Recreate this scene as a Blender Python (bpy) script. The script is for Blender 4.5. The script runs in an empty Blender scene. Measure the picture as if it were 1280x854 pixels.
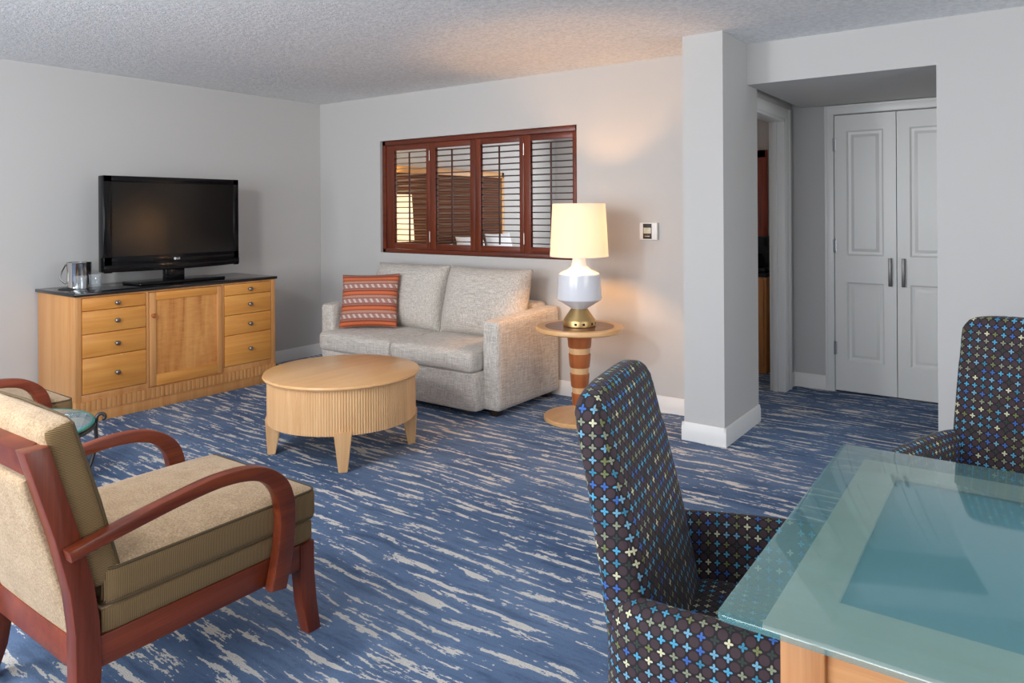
import bpy, bmesh, math, random
from mathutils import Vector, Matrix
random.seed(7)
PI = math.pi
SC = bpy.context.scene
COL = SC.collection

# ------------------------------------------------------------------ materials
class NT:
    def __init__(s, name):
        s.m = bpy.data.materials.new(name); s.m.use_nodes = True
        s.t = s.m.node_tree; s.t.nodes.clear()
        s.out = s.t.nodes.new('ShaderNodeOutputMaterial')
    def n(s, typ, **kw):
        nd = s.t.nodes.new(typ)
        for k, v in kw.items():
            if k in nd.inputs.keys() if isinstance(k, str) else False:
                nd.inputs[k].default_value = v
            else:
                setattr(nd, k, v)
        return nd
    def l(s, a, b): s.t.links.new(a, b)
    def val(s, x, sock):
        if hasattr(x, 'is_output'): s.l(x, sock)
        else: sock.default_value = x
    def math(s, op, a, b=None, c=None):
        nd = s.t.nodes.new('ShaderNodeMath'); nd.operation = op
        s.val(a, nd.inputs[0])
        if b is not None: s.val(b, nd.inputs[1])
        if c is not None: s.val(c, nd.inputs[2])
        return nd.outputs[0]
    def mix(s, f, a, b):
        nd = s.t.nodes.new('ShaderNodeMix'); nd.data_type = 'RGBA'
        s.val(f, nd.inputs[0])
        for x, i in ((a, 6), (b, 7)):
            if hasattr(x, 'is_output'): s.l(x, nd.inputs[i])
            else: nd.inputs[i].default_value = (*x, 1) if len(x) == 3 else x
        return nd.outputs[2]
    def coord(s, kind='Object', scale=(1, 1, 1), rot=(0, 0, 0), loc=(0, 0, 0)):
        tc = s.t.nodes.new('ShaderNodeTexCoord'); mp = s.t.nodes.new('ShaderNodeMapping')
        s.l(tc.outputs[kind], mp.inputs['Vector'])
        mp.inputs['Scale'].default_value = scale; mp.inputs['Rotation'].default_value = rot
        mp.inputs['Location'].default_value = loc
        return mp.outputs[0]
    def noise(s, vec, scale=1.0, detail=3.0, rough=0.5, dist=0.0):
        nd = s.t.nodes.new('ShaderNodeTexNoise'); s.l(vec, nd.inputs['Vector'])
        nd.inputs['Scale'].default_value = scale; nd.inputs['Detail'].default_value = detail
        nd.inputs['Roughness'].default_value = rough; nd.inputs['Distortion'].default_value = dist
        return nd.outputs[0]
    def front_fresnel(s, ior):
        fr = s.t.nodes.new('ShaderNodeFresnel'); fr.inputs[0].default_value = ior
        ge = s.t.nodes.new('ShaderNodeNewGeometry')
        return s.math('MULTIPLY', fr.outputs[0], s.math('SUBTRACT', 1.0, ge.outputs['Backfacing']))
    def ramp(s, fac, stops, interp='LINEAR'):
        nd = s.t.nodes.new('ShaderNodeValToRGB'); s.l(fac, nd.inputs[0])
        cr = nd.color_ramp; cr.interpolation = interp
        while len(cr.elements) < len(stops): cr.elements.new(0.5)
        for e, (p, c) in zip(cr.elements, stops):
            e.position = p; e.color = (*c, 1) if len(c) == 3 else c
        return nd.outputs[0]
    def bsdf(s, color=(.5, .5, .5), rough=0.5, metal=0.0, spec=0.5, bump=None, bump_s=0.3, bump_d=0.01, **kw):
        b = s.t.nodes.new('ShaderNodeBsdfPrincipled')
        if hasattr(color, 'is_output'): s.l(color, b.inputs['Base Color'])
        else: b.inputs['Base Color'].default_value = (*color, 1)
        s.val(rough, b.inputs['Roughness']); b.inputs['Metallic'].default_value = metal
        b.inputs['Specular IOR Level'].default_value = spec
        for k, v in kw.items():
            b.inputs[k.replace('_', ' ')].default_value = v
        if bump is not None:
            bp = s.t.nodes.new('ShaderNodeBump'); bp.inputs['Strength'].default_value = bump_s
            bp.inputs['Distance'].default_value = bump_d
            s.l(bump, bp.inputs['Height']); s.l(bp.outputs[0], b.inputs['Normal'])
        s.l(b.outputs[0], s.out.inputs[0])
        return b

def srgb(r, g, b):
    f = lambda c: (c / 255 / 12.92) if c <= 10 else ((c / 255 + .055) / 1.055) ** 2.4
    return (f(r), f(g), f(b))

def plain(name, color, rough=.5, metal=0., spec=.5, **kw):
    s = NT(name); s.bsdf(color, rough, metal, spec, **kw); return s.m

def m_wall(name, color):
    s = NT(name); v = s.coord('Object')
    n = s.noise(v, 260, 2); s.bsdf(color, .85, spec=.2, bump=n, bump_s=.08, bump_d=.002); return s.m

def m_ceiling():
    s = NT('popcorn_ceiling'); v = s.coord('Object')
    a = s.noise(v, 42, 4, .65); b = s.noise(v, 110, 2, .6)
    h = s.math('ADD', s.math('MULTIPLY', a, 1.0), s.math('MULTIPLY', b, .5))
    f = s.ramp(a, [(.33, (.74, .75, .76)), (.62, (.92, .92, .92))])
    s.bsdf(f, .95, spec=.1, bump=h, bump_s=.6, bump_d=.014); return s.m

def m_carpet():
    s = NT('streaked_carpet')
    warp = s.noise(s.coord('Object', scale=(1.4, 1.4, 1.4)), 1.0, 2)
    tc = s.coord('Object', scale=(3.5, 31, 1), rot=(0, 0, math.radians(2)))
    cmb = s.t.nodes.new('ShaderNodeCombineXYZ'); s.l(s.math('MULTIPLY', warp, 2.6), cmb.inputs[1])
    add = s.t.nodes.new('ShaderNodeVectorMath'); add.operation = 'ADD'
    s.l(tc, add.inputs[0]); s.l(cmb.outputs[0], add.inputs[1])
    n1 = s.noise(add.outputs[0], 1.0, 4, .58)
    jag = s.noise(s.coord('Object', scale=(42, 95, 1)), 1.0, 3, .65)
    blob = s.noise(s.coord('Object', scale=(11, 26, 1), loc=(3.1, 7.7, 0)), 1.0, 3, .6)
    st = s.math('ADD', n1, s.math('MULTIPLY', s.math('SUBTRACT', jag, .5), .30))
    st = s.math('ADD', st, s.math('MULTIPLY', s.math('SUBTRACT', blob, .5), .27))
    mask = s.ramp(st, [(.566, (0, 0, 0)), (.580, (1, 1, 1))])
    # blue ground, lighter and darker yarns in broad bands
    big = s.noise(s.coord('Object', scale=(.9, 2.2, 1)), 1.0, 3, .6)
    fine = s.noise(s.coord('Object'), 330, 2, .6)
    blue = s.ramp(big, [(.32, srgb(84, 107, 142)), (.68, srgb(121, 144, 177))])
    dk = s.ramp(st, [(.33, srgb(40, 60, 96)), (.47, srgb(255, 255, 255))])
    mul = s.t.nodes.new('ShaderNodeMix'); mul.data_type = 'RGBA'; mul.blend_type = 'MULTIPLY'
    mul.inputs[0].default_value = .30; s.l(blue, mul.inputs[6]); s.l(dk, mul.inputs[7])
    cream = s.ramp(fine, [(.3, srgb(204, 200, 192)), (.7, srgb(240, 236, 230))])
    base = s.mix(mask, mul.outputs[2], cream)
    sh = s.ramp(fine, [(.25, (.62, .62, .62)), (.75, (1.1, 1.1, 1.1))])
    m2 = s.t.nodes.new('ShaderNodeMix'); m2.data_type = 'RGBA'; m2.blend_type = 'MULTIPLY'
    m2.inputs[0].default_value = .8; s.l(base, m2.inputs[6]); s.l(sh, m2.inputs[7])
    s.bsdf(m2.outputs[2], .95, spec=.1, bump=fine, bump_s=.5, bump_d=.006); return s.m

def m_wood(name, dark, light, axis='z', rough=.35, dens=22, spec=.5, coat=0.0):
    s = NT(name)
    sc = {'x': (1.2, dens, dens), 'y': (dens, 1.2, dens), 'z': (dens, dens, 1.2)}[axis]
    sc2 = {'x': (4, 240, 240), 'y': (240, 4, 240), 'z': (240, 240, 4)}[axis]
    a = s.noise(s.coord('Object', scale=sc), 1.0, 4, .6, .6)
    b = s.noise(s.coord('Object', scale=sc2), 1.0, 2, .6)
    f = s.math('ADD', s.math('MULTIPLY', a, .75), s.math('MULTIPLY', b, .25))
    c = s.ramp(f, [(.34, dark), (.66, light)])
    s.bsdf(c, rough, spec=spec, bump=b, bump_s=.05, bump_d=.002, Coat_Weight=coat, Coat_Roughness=.15); return s.m

def m_figured(name):
    s = NT(name)
    a = s.noise(s.coord('Object', scale=(3, 9, 1.1)), 1.0, 3, .55, .9)
    b = s.noise(s.coord('Object', scale=(6, 16, 75)), 1.0, 2, .5, .5)
    c = s.noise(s.coord('Object', scale=(200, 200, 5)), 1.0, 2)
    f = s.math('ADD', s.math('MULTIPLY', a, .7), s.math('ADD', s.math('MULTIPLY', b, .18), s.math('MULTIPLY', c, .12)))
    col = s.ramp(f, [(.34, srgb(172, 100, 46)), (.47, srgb(208, 138, 72)), (.62, srgb(226, 162, 92))])
    s.bsdf(col, .35, spec=.5); return s.m

def m_linen(name, c0, c1, c2):
    s = NT(name)
    n1 = s.noise(s.coord('Object', scale=(12, 230, 230)), 1.0, 2, .6)
    n2 = s.noise(s.coord('Object', scale=(230, 230, 12)), 1.0, 2, .6)
    n3 = s.noise(s.coord('Object', scale=(230, 12, 230)), 1.0, 2, .6)
    f = s.math('MULTIPLY', s.math('ADD', s.math('ADD', n1, n2), n3), .3333)
    c = s.ramp(f, [(.40, c0), (.5, c1), (.60, c2)])
    s.bsdf(c, .9, spec=.15, bump=f, bump_s=.35, bump_d=.004, Sheen_Weight=.15); return s.m

def m_speckle(name, c0, c1, sc=190):
    s = NT(name); v = s.coord('Object')
    n = s.noise(v, sc, 3, .7); b = s.noise(v, 14, 2)
    f = s.math('ADD', s.math('MULTIPLY', n, .8), s.math('MULTIPLY', b, .2))
    c = s.ramp(f, [(.36, c0), (.62, c1)])
    s.bsdf(c, .9, spec=.12, bump=n, bump_s=.3, bump_d=.003, Sheen_Weight=.2); return s.m

def m_ribbed(name, c0, c1, axis, pitch):
    s = NT(name)
    v = s.coord('Object'); sp = s.t.nodes.new('ShaderNodeSeparateXYZ'); s.l(v, sp.inputs[0])
    w = s.noise(v, 25, 2)
    p = s.math('ADD', s.math('MULTIPLY', sp.outputs['XYZ'.index(axis.upper())], 2 * PI / pitch), s.math('MULTIPLY', w, 2.0))
    f = s.math('MULTIPLY_ADD', s.math('SINE', p), .5, .5)
    c = s.ramp(f, [(.2, c0), (.75, c1)])
    s.bsdf(c, .9, spec=.12, bump=f, bump_s=.4, bump_d=.002); return s.m

def m_cross(name):
    """woven upholstery: little four-petal flowers on a grid, purple-brown discs between them (UVs are in metres)"""
    s = NT(name)
    tc = s.t.nodes.new('ShaderNodeTexCoord')
    sp = s.t.nodes.new('ShaderNodeSeparateXYZ'); s.l(tc.outputs['UV'], sp.inputs[0])
    G = 1 / .0252
    def cell(o):
        x = s.math('MULTIPLY', o, G); fl = s.math('FLOOR', x)
        fr = s.math('ABSOLUTE', s.math('SUBTRACT', s.math('SUBTRACT', x, fl), .5)); return fl, fr
    fx, ax = cell(sp.outputs[0]); fy, ay = cell(sp.outputs[1])
    mx = s.math('MAXIMUM', ax, ay); mn = s.math('MINIMUM', ax, ay)
    e = s.math('ADD', s.math('POWER', s.math('DIVIDE', s.math('SUBTRACT', mx, .175), .155), 2.0),
               s.math('POWER', s.math('DIVIDE', mn, .09), 2.0))
    petal = s.math('LESS_THAN', e, 1.0)
    bx = s.math('SUBTRACT', .5, ax); by = s.math('SUBTRACT', .5, ay)
    dd = s.math('SQRT', s.math('ADD', s.math('MULTIPLY', bx, bx), s.math('MULTIPLY', by, by)))
    disc = s.math('LESS_THAN', dd, .36)
    cv = s.t.nodes.new('ShaderNodeCombineXYZ'); s.l(fx, cv.inputs[0]); s.l(fy, cv.inputs[1])
    wn = s.t.nodes.new('ShaderNodeTexWhiteNoise'); wn.noise_dimensions = '2D'; s.l(cv.outputs[0], wn.inputs['Vector'])
    pal = s.ramp(wn.outputs['Value'], [(0, srgb(86, 176, 214)), (.17, srgb(66, 112, 190)), (.33, srgb(150, 156, 130)),
                 (.47, srgb(226, 222, 184)), (.58, srgb(122, 178, 206)), (.70, srgb(62, 140, 170)), (.80, srgb(126, 132, 84)), (.90, srgb(52, 66, 60))], 'CONSTANT')
    g = s.mix(disc, srgb(40, 34, 37), srgb(68, 53, 57))
    pl = s.mix(.16, pal, srgb(40, 36, 40)); c = s.mix(petal, g, pl)
    fn = s.noise(tc.outputs['UV'], 900, 2)
    h = s.math('ADD', s.math('MULTIPLY', petal, .6), s.math('MULTIPLY', fn, .4))
    s.bsdf(c, .75, spec=.25, bump=h, bump_s=.25, bump_d=.002, Sheen_Weight=.08); return s.m

def m_pillow():
    s = NT('orange_woven_stripe')
    tc = s.t.nodes.new('ShaderNodeTexCoord'); sp = s.t.nodes.new('ShaderNodeSeparateXYZ'); s.l(tc.outputs['UV'], sp.inputs[0])
    U, V = sp.outputs[0], sp.outputs[1]          # 0..1 each
    P = 3.55
    w = s.math('FRACT', s.math('MULTIPLY', s.math('ADD', V, .035), P))
    band = s.ramp(w, [(0, srgb(196, 150, 132)), (.16, srgb(150, 84, 60)), (.20, srgb(204, 102, 64)), (.27, srgb(218, 126, 86)), (.40, srgb(194, 90, 56)),
                      (.45, srgb(120, 62, 48)), (.49, srgb(176, 120, 104)), (.60, srgb(150, 96, 84)), (.64, srgb(178, 136, 126)), (.94, srgb(160, 104, 90))], 'CONSTANT')
    # pale slanted motifs in the rosy bands
    u = s.math('FRACT', s.math('ADD', s.math('MULTIPLY', U, 10.0), s.math('MULTIPLY', w, 1.6)))
    mot = s.math('MULTIPLY', s.math('LESS_THAN', u, .42), s.math('MULTIPLY', s.math('GREATER_THAN', w, .68), s.math('LESS_THAN', w, .92)))
    c = s.mix(s.math('MULTIPLY', mot, .75), band, srgb(232, 222, 214))
    n = s.noise(tc.outputs['UV'], 85, 4, .75)
    sh = s.ramp(n, [(.32, (.50, .42, .40)), (.6, (1.02, 1.0, 1.0))])
    mm = s.t.nodes.new('ShaderNodeMix'); mm.data_type = 'RGBA'; mm.blend_type = 'MULTIPLY'; mm.inputs[0].default_value = .9
    s.l(c, mm.inputs[6]); s.l(sh, mm.inputs[7])
    s.bsdf(mm.outputs[2], .85, spec=.15, bump=n, bump_s=.3, bump_d=.003); return s.m

def m_glass_table():
    s = NT('frosted_teal_glass')
    v = s.coord('Object'); n = s.noise(v, 5, 3, .6)
    dc = s.ramp(n, [(.3, (.19, .50, .51)), (.7, (.24, .57, .57))])
    d = s.t.nodes.new('ShaderNodeBsdfDiffuse'); s.l(dc, d.inputs[0])
    tr = s.t.nodes.new('ShaderNodeBsdfTransparent'); tr.inputs[0].default_value = (.96, .98, .98, 1)
    m1 = s.t.nodes.new('ShaderNodeMixShader'); m1.inputs[0].default_value = .67
    tl = s.t.nodes.new('ShaderNodeBsdfTranslucent'); s.l(dc, tl.inputs[0])
    m0 = s.t.nodes.new('ShaderNodeMixShader'); m0.inputs[0].default_value = .25; s.l(d.outputs[0], m0.inputs[1]); s.l(tl.outputs[0], m0.inputs[2])
    s.l(m0.outputs[0], m1.inputs[1]); s.l(tr.outputs[0], m1.inputs[2])
    g = s.t.nodes.new('ShaderNodeBsdfGlossy'); g.inputs['Roughness'].default_value = .06
    m2 = s.t.nodes.new('ShaderNodeMixShader'); s.l(s.front_fresnel(1.62), m2.inputs[0])
    s.l(m1.outputs[0], m2.inputs[1]); s.l(g.outputs[0], m2.inputs[2]); s.l(m2.outputs[0], s.out.inputs[0])
    return s.m

def m_clear(name, tint, ior=1.5, rough=0.0, opac=0.0, dcol=(.6, .8, .8)):
    s = NT(name)
    tr = s.t.nodes.new('ShaderNodeBsdfTransparent'); tr.inputs[0].default_value = (*tint, 1)
    sh = tr.outputs[0]
    if opac > 0:
        d = s.t.nodes.new('ShaderNodeBsdfDiffuse'); d.inputs[0].default_value = (*dcol, 1)
        m = s.t.nodes.new('ShaderNodeMixShader'); m.inputs[0].default_value = opac
        s.l(sh, m.inputs[1]); s.l(d.outputs[0], m.inputs[2]); sh = m.outputs[0]
    g = s.t.nodes.new('ShaderNodeBsdfGlossy'); g.inputs['Roughness'].default_value = rough
    m2 = s.t.nodes.new('ShaderNodeMixShader'); s.l(s.front_fresnel(ior), m2.inputs[0])
    s.l(sh, m2.inputs[1]); s.l(g.outputs[0], m2.inputs[2]); s.l(m2.outputs[0], s.out.inputs[0])
    return s.m

def m_shade(name, tint):
    s = NT(name)
    d = s.t.nodes.new('ShaderNodeBsdfDiffuse'); d.inputs[0].default_value = (*tint, 1)
    t = s.t.nodes.new('ShaderNodeBsdfTranslucent'); t.inputs[0].default_value = (*tint, 1)
    m = s.t.nodes.new('ShaderNodeMixShader'); m.inputs[0].default_value = .66
    s.l(d.outputs[0], m.inputs[1]); s.l(t.outputs[0], m.inputs[2]); s.l(m.outputs[0], s.out.inputs[0])
    return s.m

def m_emit(name, color, strength):
    s = NT(name); e = s.t.nodes.new('ShaderNodeEmission'); e.inputs[0].default_value = (*color, 1)
    e.inputs[1].default_value = strength; s.l(e.outputs[0], s.out.inputs[0]); return s.m

M = dict(
    wall=m_wall('painted_wall', srgb(199, 197, 194)),
    ceil=m_ceiling(), carpet=m_carpet(),
    trim=plain('white_trim_paint', srgb(230, 229, 226), .35),
    door=plain('white_door_paint', srgb(224, 223, 219), .35),
    steel=plain('brushed_steel', (.42, .42, .43), .28, 1.0),
    handle=plain('dark_satin_nickel', (.16, .155, .15), .42, 1.0),
    chrome=plain('polished_steel', (.62, .61, .60), .07, 1.0),
    pewter=plain('pewter_knob', (.30, .27, .25), .3, 1.0),
    brass=plain('satin_brass', (.62, .43, .19), .40, 1.0),
    iron=plain('dark_wrought_iron', (.06, .055, .05), .4, .7),
    maple_z=m_wood('maple_upright_grain', srgb(202, 138, 76), srgb(222, 164, 104), 'z'),
    maple_y=m_wood('maple_level_grain', srgb(212, 138, 60), srgb(232, 166, 86), 'y'),
    maple_x=m_wood('maple_cross_grain', srgb(206, 150, 92), srgb(230, 182, 124), 'x'),
    blond=m_wood('blond_maple', srgb(212, 162, 110), srgb(230, 186, 136), 'z', .4),
    blondtop=m_wood('blond_maple_top', srgb(216, 162, 104), srgb(234, 186, 132), 'y', .28, 9, .45, .1),
    pale_frame=m_wood('pale_maple_frame', srgb(246, 214, 184), srgb(252, 230, 206), 'x', .4),
    inset=plain('dull_teal_panel', (.16, .30, .42), .6),
    table_z=m_wood('honey_wood_upright', srgb(186, 122, 70), srgb(212, 152, 98), 'z', .4),
    table_x=m_wood('honey_wood_level', srgb(190, 126, 72), srgb(216, 156, 102), 'x', .4),
    figured=m_figured('figured_maple'),
    cherry=m_wood('cherry_band', srgb(150, 78, 36), srgb(184, 106, 58), 'z', .35),
    walnut=m_wood('walnut_inlay', srgb(120, 74, 50), srgb(150, 98, 68), 'x', .3),
    mahog=m_wood('red_brown_wood', srgb(98, 39, 20), srgb(144, 66, 38), 'y', .34, 14, .4, .1),
    mahog_z=m_wood('red_brown_wood_upright', srgb(96, 38, 20), srgb(140, 64, 38), 'z', .34, 14, .4, .1),
    shut=m_wood('mahogany_shutter', srgb(86, 36, 20), srgb(122, 56, 34), 'x', .32, 14),
    shut_z=m_wood('mahogany_shutter_upright', srgb(86, 36, 20), srgb(124, 58, 34), 'z', .32, 14),
    slat=plain('dark_louvre', srgb(70, 30, 20), .35),
    granite=plain('black_granite', (.012, .012, .013), .1, spec=.6),
    tvplastic=plain('gloss_black_plastic', (.005, .005, .006), .12, spec=.25),
    tvscreen=plain('dark_screen', (.006, .0055, .0055), .18, spec=.4),
    white_plastic=plain('white_plastic', srgb(236, 234, 230), .4),
    logo=plain('logo_silver', srgb(210, 210, 212), .3),
    linen=m_linen('grey_linen', srgb(162, 154, 145), srgb(197, 190, 181), srgb(222, 216, 208)),
    dark_leg=plain('espresso_wood', srgb(46, 32, 26), .45),
    cross=m_cross('cross_flower_weave'),
    pillow=m_pillow(),
    tan=m_speckle('tan_tweed', srgb(156, 128, 95), srgb(202, 175, 142)),
    tan_y=m_ribbed('tan_rib_upright', srgb(104, 80, 52), srgb(160, 132, 94), 'y', .0036),
    tan_z=m_ribbed('tan_rib_level', srgb(104, 80, 52), srgb(162, 134, 94), 'z', .0042),
    piping=plain('dark_tan_cord', srgb(92, 74, 48), .8),
    teal=m_glass_table(),
    sideglass=m_clear('clear_green_glass', (.74, .86, .86), 1.6, .02, .26, (.55, .63, .67)),
    glassedge=m_clear('green_glass_edge', (.10, .42, .36), 1.5, .05, .55, (.08, .42, .34)),
    tumbler=m_clear('clear_tumbler', (.93, .95, .96), 1.6, .03, .09, (.92, .94, .96)),
    ceramic=plain('white_glazed_ceramic', srgb(224, 226, 232), .12, spec=.5),
    shade=m_shade('cream_lampshade', (.93, .92, .88)),
    bulb=m_emit('warm_bulb', (1, .50, .18), 690),
    bulb2=m_emit('warm_bedside_bulb', (1, .74, .46), 2200),
    black=plain('matt_black', (.01, .01, .01), .5),
    lcd=plain('grey_display', srgb(196, 196, 176), .3),
    woven=m_ribbed('brown_woven_panel', srgb(84, 54, 40), srgb(118, 80, 62), 'z', .03),
    gold=m_wood('golden_oak', srgb(188, 128, 56), srgb(214, 156, 80), 'y', .4),
    white_cloth=plain('white_bed_linen', srgb(236, 236, 238), .85, spec=.1),
    mirror=plain('mirror_glass', (.8, .8, .82), .03, 1.0),
    redframe=m_wood('red_frame_wood', srgb(120, 40, 22), srgb(166, 70, 40), 'z', .3),
)

# ------------------------------------------------------------------ mesh helpers
def obj(name, bm, mats, parent=None, sharp=35, loc=None):
    me = bpy.data.meshes.new(name)
    bmesh.ops.recalc_face_normals(bm, faces=bm.faces[:])
    bm.to_mesh(me); bm.free()
    if not isinstance(mats, (list, tuple)): mats = [mats]
    for m in mats: me.materials.append(m)
    me.polygons.foreach_set('use_smooth', [True] * len(me.polygons))
    me.set_sharp_from_angle(angle=math.radians(sharp))
    o = bpy.data.objects.new(name, me); COL.objects.link(o)
    if parent is not None: o.parent = parent
    if loc: o.location = loc
    return o

def thing(name, label, cat, loc=(0, 0, 0), rz=0, group=None):
    o = bpy.data.objects.new(name, None); COL.objects.link(o)
    o.empty_display_size = .1
    o.location = loc; o.rotation_euler = (0, 0, rz); o['label'] = label; o['category'] = cat
    if group: o['group'] = group
    return o

def tag(o, label, cat, group=None):
    o['label'] = label; o['category'] = cat
    if group: o['group'] = group
    return o

def struct(name, bm, mats, label, cat='structure', parent=None):
    o = obj(name, bm, mats, parent)
    if parent is None:
        o['kind'] = 'structure'; o['label'] = label; o['category'] = cat
    return o

def nb(): return bmesh.new()

def join(bm, b2, mat=None, mi=None):
    if mat is not None: bmesh.ops.transform(b2, matrix=mat, verts=b2.verts[:])
    me = bpy.data.meshes.new('tmp')
    if mi is not None:
        for f in b2.faces: f.material_index = mi
    b2.to_mesh(me); b2.free(); bm.from_mesh(me); bpy.data.meshes.remove(me)
    return bm

def box(bm, x0, x1, y0, y1, z0, z1, bev=0.0, seg=2, mi=0, mat=None):
    b = bmesh.new()
    bmesh.ops.create_cube(b, size=1.0)
    for v in b.verts:
        v.co = Vector(((x0 + x1) / 2 + v.co.x * (x1 - x0), (y0 + y1) / 2 + v.co.y * (y1 - y0), (z0 + z1) / 2 + v.co.z * (z1 - z0)))
    if bev > 0:
        bmesh.ops.bevel(b, geom=b.edges[:], offset=bev, segments=seg, profile=.5, affect='EDGES', clamp_overlap=True)
    return join(bm, b, mat, mi)

def prism(bm, pts, axis, a0, a1, bev=0.0, seg=2, mi=0):
    """polygon pts in the two remaining axes (x:(y,z) y:(x,z) z:(x,y)), extruded a0..a1 along axis"""
    b = bmesh.new()
    def P(p, a): return {'x': (a, p[0], p[1]), 'y': (p[0], a, p[1]), 'z': (p[0], p[1], a)}[axis]
    v0 = [b.verts.new(P(p, a0)) for p in pts]; v1 = [b.verts.new(P(p, a1)) for p in pts]
    n = len(pts)
    c0 = b.faces.new(v0[::-1]); c1 = b.faces.new(v1)
    for i in range(n): b.faces.new((v0[i], v0[(i + 1) % n], v1[(i + 1) % n], v1[i]))
    bmesh.ops.recalc_face_normals(b, faces=b.faces[:])
    if bev > 0:
        es = list(set(list(c0.edges) + list(c1.edges)))
        bmesh.ops.bevel(b, geom=es, offset=bev, segments=seg, profile=.5, affect='EDGES', clamp_overlap=True)
    return join(bm, b, None, mi)

def lathe(bm, prof, n=48, mi=0, c=(0, 0), closed=False):
    """prof: list of (r,z)"""
    b = bmesh.new(); rings = []
    for r, z in prof:
        if r < 1e-5: rings.append([b.verts.new((c[0], c[1], z))])
        else: rings.append([b.verts.new((c[0] + r * math.cos(2 * PI * k / n), c[1] + r * math.sin(2 * PI * k / n), z)) for k in range(n)])
    prs = list(zip(rings, rings[1:])) + ([(rings[-1], rings[0])] if closed else [])
    for A, B in prs:
        for k in range(n):
            k2 = (k + 1) % n
            if len(A) == 1 and len(B) == 1: continue
            if len(A) == 1: b.faces.new((A[0], B[k], B[k2]))
            elif len(B) == 1: b.faces.new((A[k], A[k2], B[0]))
            else: b.faces.new((A[k], A[k2], B[k2], B[k]))
    bmesh.ops.recalc_face_normals(b, faces=b.faces[:])
    return join(bm, b, None, mi)

def tube(bm, pts, r, n=10, closed=False, mi=0, taper=None):
    b = bmesh.new(); P = [Vector(p) for p in pts]; N = len(P); rings = []
    up = None
    for i in range(N):
        if closed: t = (P[(i + 1) % N] - P[(i - 1) % N])
        else: t = P[min(i + 1, N - 1)] - P[max(i - 1, 0)]
        t.normalize()
        if up is None:
            up = Vector((0, 0, 1)) if abs(t.z) < .9 else Vector((1, 0, 0))
        s = t.cross(up).normalized(); up = s.cross(t).normalized()
        rr = r * (taper[i] if taper else 1)
        rings.append([b.verts.new(P[i] + rr * (math.cos(2 * PI * k / n) * s + math.sin(2 * PI * k / n) * up)) for k in range(n)])
    rng = range(N) if closed else range(N - 1)
    for i in rng:
        A, B = rings[i], rings[(i + 1) % N]
        for k in range(n): b.faces.new((A[k], A[(k + 1) % n], B[(k + 1) % n], B[k]))
    if not closed:
        b.faces.new(rings[0][::-1]); b.faces.new(rings[-1])
    bmesh.ops.recalc_face_normals(b, faces=b.faces[:])
    return join(bm, b, None, mi)

def spline(pts, per=6, closed=False):
    P = [Vector(p) for p in pts]; n = len(P); out = []
    segs = n if closed else n - 1
    for i in range(segs):
        if closed: p0, p1, p2, p3 = P[(i - 1) % n], P[i], P[(i + 1) % n], P[(i + 2) % n]
        else: p0, p1, p2, p3 = P[max(i - 1, 0)], P[i], P[i + 1], P[min(i + 2, n - 1)]
        for k in range(per):
            t = k / per
            out.append(.5 * ((2 * p1) + (-p0 + p2) * t + (2 * p0 - 5 * p1 + 4 * p2 - p3) * t * t + (-p0 + 3 * p1 - 3 * p2 + p3) * t ** 3))
    if not closed: out.append(P[-1])
    return out

def rbox(x0, x1, y0, y1, z0, z1, r=.03, n=(14, 14, 6), crown=(0, 0, 0), sag=0, rmin=None):
    """upholstered block: rounded edges of radius r, faces swelling by crown (x,y,z)"""
    b = bmesh.new(); bmesh.ops.create_cube(b, size=2.0)
    bmesh.ops.subdivide_edges(b, edges=[e for e in b.edges if abs((e.verts[0].co - e.verts[1].co).x) > 1], cuts=n[0], use_grid_fill=True)
    bmesh.ops.subdivide_edges(b, edges=[e for e in b.edges if abs((e.verts[0].co - e.verts[1].co).y) > 1], cuts=n[1], use_grid_fill=True)
    bmesh.ops.subdivide_edges(b, edges=[e for e in b.edges if abs((e.verts[0].co - e.verts[1].co).z) > 1], cuts=n[2], use_grid_fill=True)
    h = Vector(((x1 - x0) / 2, (y1 - y0) / 2, (z1 - z0) / 2)); c = Vector(((x1 + x0) / 2, (y1 + y0) / 2, (z1 + z0) / 2))
    for v in b.verts:
        u = v.co.copy()
        # crowd the vertices towards the edges so that the rounding is smooth
        u = Vector([math.copysign(abs(t) ** .6, t) if t else 0 for t in u])
        p = Vector((u.x * h.x, u.y * h.y, u.z * h.z))
        q = Vector([max(-(h[i] - r), min(h[i] - r, p[i])) for i in range(3)])
        d = p - q
        if d.length > 1e-9:
            m = max(abs(d.x), abs(d.y), abs(d.z)); p = q + d.normalized() * m
        p.x += crown[0] * u.x * (1 - u.y ** 2) * (1 - u.z ** 2)
        p.y += crown[1] * u.y * (1 - u.x ** 2) * (1 - u.z ** 2)
        p.z += crown[2] * u.z * (1 - u.x ** 4) * (1 - u.y ** 4)
        v.co = p + c
    return b

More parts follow.
